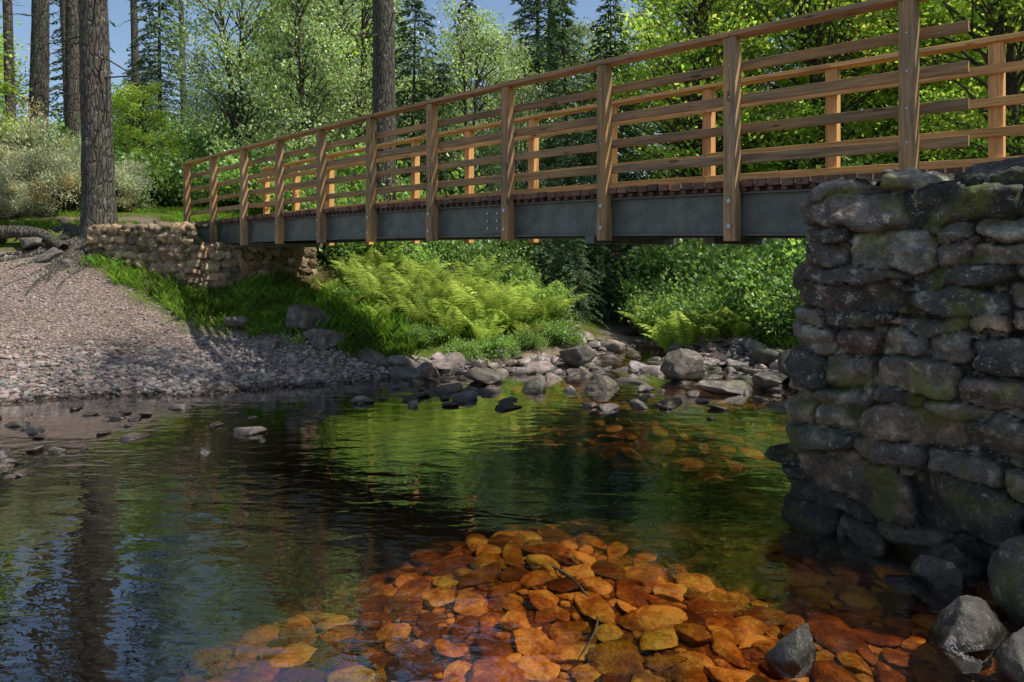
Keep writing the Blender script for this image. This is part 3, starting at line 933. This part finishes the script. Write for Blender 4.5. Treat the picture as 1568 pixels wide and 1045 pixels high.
fern = [fernmesh("fern", 13, .95), fernmesh("fern", 10, .8)]

def plant(name, me, x, y, sc=1.0, dz=-.05, rz=None, sxy=None):
    s = sc if sxy is None else (sc * sxy, sc * sxy, sc)
    return link(name, me, None, (x, y, gz(x, y) + dz), rng.uniform(0, 6.28) if rz is None else rz, s, tilt=(rng.normal() * .03, rng.normal() * .03))

def trunk(x, y, k, r_, dz=0):
    return plant("pine_tree", pines[k], x, y, 1.0, .1 + dz, sxy=r_ / .30)
trunk(-8.52, 14.1, 0, .31)
trunk(-14.1, 20.2, 1, .27); trunk(-14.4, 22.4, 0, .25); trunk(-15.6, 20.5, 1, .22)
trunk(-3.27, 17.2, 1, .33)
# tall pine on the right bank: shades the shore and left pool
trunk(7.9, 7.8, 0, .24)
for x, y, r_ in ((-14.3, 30, .15), (-19, 26, .2), (-17, 31, .2), (15.5, 20, .14), (14.2, 23, .13), (17, 24, .16), (13.5, 19, .1), (2, 34, .2), (9, 31, .22), (-22, 34, .25)):
    trunk(x, y, int(rng.integers(0, 2)), r_)

for x, y, k, s in ((-8.0, 20.5, 0, 1.0), (-6.4, 21.5, 1, 1.05), (-9.3, 22.5, 1, .7), (-1.3, 20.5, 0, .9), (-.6, 23, 1, 1.05), (-5.2, 23.5, 0, 1.1), (3.4, 24, 0, 1.1), (.2, 20.2, 1, .8)):
    plant("birch_tree", birch[k], x, y, s)
for x, y, k, s in ((5.2, 19.5, 0, .9), (8.6, 18.5, 1, 1.1), (11.4, 19.5, 0, 1.0), (7.5, 24, 0, 1.1), (14, 17.5, 1, 1.1), (10.5, 14.0, 1, .85), (17, 26, 0, 1.2), (-10.5, 19.5, 1, .42), (-13.6, 14.8, 1, .8), (-18, 19, 0, .9)):
    plant("beech_tree", oak[k], x, y, s)
for x, y, k, s in ((-3.0, 20.3, 0, .85), (-2.0, 19.2, 0, .6), (1.7, 19.2, 0, .95), (2.9, 20.5, 1, .8), (-13.4, 26, 1, .8), (-8.6, 27, 1, .8), (6.5, 22, 1, .8), (12.5, 24, 1, 1.1), (-5, 27, 1, .9), (14.5, 26, 1, 1), (1.4, 15.9, 0, .33), (2.0, 17.0, 0, .4), (.7, 16.3, 0, .36), (3.0, 17.6, 0, .42)):  # the small low ones at the end are added to darken the tree hollow
    plant("spruce_tree", spr[k], x, y, s)
r2 = np.random.default_rng(77)
for i in range(32):
    x = r2.uniform(-38, 38); y = r2.uniform(29, 46) 
    sc_ = r2.uniform(1.0, 1.5); q_ = r2.uniform()
    a_ = x / y
    if -.62 < a_ < -.36: continue
    if -.16 < a_ < -.08 or .17 < a_ < .25: 
        sc_ = .62 + .008 * (y - 29)
    if q_ < .5: plant("spruce_tree", spr[1], x, y, sc_)
    else: plant("beech_tree", oak[int(r2.integers(0, 2))], x, y, sc_)
for x, y, s in ((-15.5, 33, .62), (-18.5, 35, .6), (-21, 38, .7), (-17, 40, .66)):
    plant("spruce_tree", spr[1], x, y, s)
plant("beech_tree", oak[1], 9.9, 3.2, .8)
plant("beech_tree", oak[0], 13.5, 7.5, .9)
for x, y in ((-16, 2), (3, -10), (18, 12)):
    plant("beech_tree", oak[int(rng.integers(0, 2))], x, y, 1.0)

for i in range(60):
    x = rng.uniform(-15, 17); y = rng.uniform(15.5, 21)
    if .4 < x < 4.2 and y < 18: continue
    if -11.5 < x < -6.0 and y < 18: continue
    plant("shrub", shrub[int(rng.integers(0, 2))], x, y, rng.uniform(.8, 1.7))
for x, y, s in ((-12.4, 23, 1.8), (-10.8, 24.5, 2.0), (-13.8, 25, 2.0), (-12, 27.5, 2.2), (-15.5, 28, 2.4), (-9.8, 21.5, 1.5), (-14.5, 31, 2.6), (-17.5, 30, 2.6), (-11.6, 21.3, 1.4)):
    plant("shrub", shrub[int(rng.integers(0, 2))], x, y, s)
for x, y, s in ((3.9, 13.4, .75), (4.6, 12.9, .9), (5.3, 12.2, .95), (5.0, 13.8, 1.1), (4.2, 14.6, 1.0), (5.9, 13.2, 1.2), (5.8, 11.2, .7), (6.6, 12.0, 1.1), (3.3, 14.4, .7), (6.2, 14.8, 1.3), (4.7, 15.7, 1.2), (3.5, 15.9, .9), (7.2, 10.5, 1.0), (4.9, 11.9, .5), (7.5, 13.5, 1.4)):
    plant("shrub", shrub[int(rng.integers(0, 2))], x, y, s, .0)
for x, y, s in ((.7, 14.6, .7), (-.1, 15.5, .9), (-2.2, 15.2, .8), (-3.6, 15.6, .8), (-1.6, 11.8, .3), (-.8, 11.6, .3), (.3, 12.5, .35), (-.2, 12.0, .3), (-3.1, 13.2, .4), (.9, 13.2, .4)):
    plant("shrub", shrub[int(rng.integers(0, 2))], x, y, s)
fp = [(-1.2,12.6,1.3),(-.6,12.7,1.35),(-1.7,12.8,1.2),(-.1,12.9,1.2),(-2.1,12.7,1.1),(-.9,13.2,1.4),(-1.5,13.4,1.3),(.2,13.3,1.2),(-2.6,12.9,1.0),(-.4,13.6,1.3),(.6,13.8,1.1),(-2.0,13.6,1.2),(-1.1,12.1,.9),(-1.7,12.2,.9),
 (-2.9,13.6,1.0),(3.3,12.9,1.0),(3.0,13.3,1.1),(3.7,12.7,1.0),(4.2,12.5,.9),(3.6,13.4,1.2),(.9,14.3,1.1),(-3.3,14.2,1.0),(5.0,11.6,.9),(-9.2,13.6,.4),(-1.9,14.3,1.3),(-.8,14.3,1.3),(2.9,14.2,1.1),(-.5,12.1,.8),(.3,12.5,.8),(-3.6,13.4,.6),(-2.3,12.1,.7),(-3.0,12.6,.6),(.1,14.1,1.2),(-2.8,14.4,1.1)]
for x, y, s in fp:
    plant("fern", fern[int(rng.integers(0, 2))], x, y, s, 0)
for x, y, s in ((-11.6, 15.6, 1.0), (-10.6, 15.9, .9), (-12.7, 15.2, 1.1), (-10.0, 16.9, .9), (-13.3, 16.6, 1.5), (-11.8, 17.2, 1.3), (-11.1, 15.0, .6), (-12.2, 14.6, .7)):
    plant("gorse_bush", gorse, x, y, s)

# grass
def grassfield(name, x, y, h, wid=.006):
    n = len(x); z = ground(x, y)
    d = rng.uniform(0, 6.28, n); lean = rng.uniform(.1, .9, n) * h
    bx = np.c_[np.cos(d), np.sin(d), 0 * d]; sd = np.c_[-np.sin(d), np.cos(d), 0 * d] * wid
    p = np.c_[x, y, z - .01]
    up = np.array([0, 0, 1.0])
    mid = p + up * (h * .6)[:, None] + bx * (lean * .35)[:, None]
    tip = p + up * h[:, None] * .92 + bx * lean[:, None]
    v = np.stack([p - sd, p + sd, mid + sd * .8, tip, mid - sd * .8], 1).reshape(-1, 3)
    f = np.arange(n * 5).reshape(-1, 5)
    k = fbm(np.c_[x, y, 0 * x] * 2.0, 44, 3)
    br = (1 + k * .9)[:, None] * rng.uniform(.6, 1.3, (n, 1)) * (1 + rng.normal(size=(n, 3)) * [.15, .05, .1])
    B = Bld(); B.add(v, f, 0, np.repeat(np.clip(br, .1, 3), 5, 0)); return B
def scatter(n, x0, x1, y0, y1, fn):
    x = rng.uniform(x0, x1, n); y = rng.uniform(y0, y1, n); k = fn(x, y); return x[k], y[k]
def bankmask(x, y):
    k = fbm(np.c_[x, y, 0 * x] * 1.6, 12, 3)
    return (y > gravel_line(x) + k * .7 + .08) & (k > -.2 + rng.uniform(-.15, .15, len(x)))
x1, y1 = scatter(36000, -8.3, -1.6, 10.4, 14.0, bankmask)
x2, y2 = scatter(40000, -14, -4.5, 14.3, 20, lambda x, y: (fbm(np.c_[x, y, 0 * x] * .8, 15, 3) > -.05) & (np.abs(y - 15.2) > .3))
x3, y3 = scatter(9000, 3.0, 8, 10.5, 14.5, lambda x, y: ground(x, y) > .25)
x4, y4 = scatter(9000, -3.5, 1.0, 11.4, 15, lambda x, y: ground(x, y) > .3)
xs = np.r_[x1, x2, x3, x4]; ys = np.r_[y1, y2, y3, y4]
hv = .6 + .9 * (fbm(np.c_[x1, y1, 0 * x1] * 2.4, 91, 3) + .5)
hs = np.r_[rng.uniform(.04, .19, len(x1)) * hv, rng.uniform(.05, .16, len(x2)), rng.uniform(.1, .35, len(x3)), rng.uniform(.1, .4, len(x4))]
grassfield("grass", xs, ys, hs).obj("grass", [M_grass])

# exposed roots and fallen log on the left bank
B = Bld()
for k in range(22):
    a = rng.uniform(2.6, 6.0); L = rng.uniform(.8, 2.4)
    s = np.linspace(0, 1, 14)
    x = -8.52 + math.cos(a) * (.25 + s * L) + np.sin(s * 6 + k) * .08; y = 14.1 + math.sin(a) * (.25 + s * L) + np.cos(s * 5 + k) * .08
    z = ground(x, y) + .10 * (1 - s) - .03 + np.sin(s * 9 + k) * .02
    tube(B, np.c_[x, y, z], np.linspace(.09, .02, 14), 8, 0, (1, 1, 1), .01, k)
B.obj("tree_roots", [M_bark])
B = Bld()
s = np.linspace(0, 1, 24)
lx = -10.9 + s * 2.2; ly = 13.0 + .5 * np.sin(s * 2.6)
tube(B, np.c_[lx, ly, ground(lx, ly) + .16 + .12 * np.sin(s * 3.1)], .17 - .08 * s, 16, 0, (1, 1, 1), .03, 4)
for k in range(5):
    s0 = rng.uniform(.1, .8); c = np.array([np.interp(s0, s, lx), np.interp(s0, s, ly), 0]); c[2] = gz(c[0], c[1]) + .25
    e = c + np.array([rng.uniform(-.5, .5), rng.uniform(-.5, .1), rng.uniform(-.3, .35)])
    tube(B, curve_pts(c, e, .05, 6), np.linspace(.05, .012, 6), 7, 0, (1, 1, 1), .005, k)
B.obj("fallen_log", [M_bark])
for x, y, z, s, sd in ((-8.9, 13.2, 0, .28, 61), (-9.5, 13.5, .1, .35, 62), (-8.4, 12.9, 0, .2, 63), (-10.3, 13.7, .1, .35, 64), (-8.1, 12.6, 0, .15, 65)):
    boulder(x, y, gz(x, y) + z, s, s * .8, s * .6, sd, sd, tone=.8, sub=4)
# sunken branch
B = Bld()
s = np.linspace(0, 1, 16)
tube(B, np.c_[.25 + .24 * np.sin(s * 2.6), 4.55 - s * 1.0, -.17 + .015 * np.sin(s * 9)], np.linspace(.010, .004, 16), 6, 0, (1, 1, 1), .003, 3)
B.obj("sunken_branch", [M_twig])

# ------------------------------------------------------------------ camera, light, sky
cam = bpy.data.cameras.new("camera"); co = bpy.data.objects.new("camera", cam); scene.collection.objects.link(co)
co.location = (0, 0, 1.9); co.rotation_euler = (math.radians(90), 0, 0)
cam.lens = 24; cam.sensor_width = 36; cam.shift_y = -.0845; cam.clip_end = 2000; cam.clip_start = .05
scene.camera = co

S = Vector((.64, -.12, 1.0)).normalized()
sun = bpy.data.lights.new("sun", 'SUN'); so = bpy.data.objects.new("sun", sun); scene.collection.objects.link(so)
sun.energy = 5.0; sun.angle = math.radians(.5); sun.color = (1, .95, .86)
so.rotation_euler = S.to_track_quat('Z', 'Y').to_euler()
w = bpy.data.worlds.new("World"); scene.world = w; w.use_nodes = True
nt = w.node_tree; nt.nodes.clear()
sky = nt.nodes.new('ShaderNodeTexSky'); sky.sky_type = 'NISHITA'; sky.sun_disc = False
sky.sun_elevation = math.asin(S.z); sky.sun_rotation = math.atan2(S.x, S.y)
sky.air_density = 1.0; sky.dust_density = 1.0
bg = nt.nodes.new('ShaderNodeBackground'); bg.inputs['Strength'].default_value = .15
ow = nt.nodes.new('ShaderNodeOutputWorld')
nt.links.new(sky.outputs[0], bg.inputs[0]); nt.links.new(bg.outputs[0], ow.inputs[0])
scene.view_settings.view_transform = 'Standard'; scene.view_settings.look = 'None'; scene.view_settings.exposure = 0
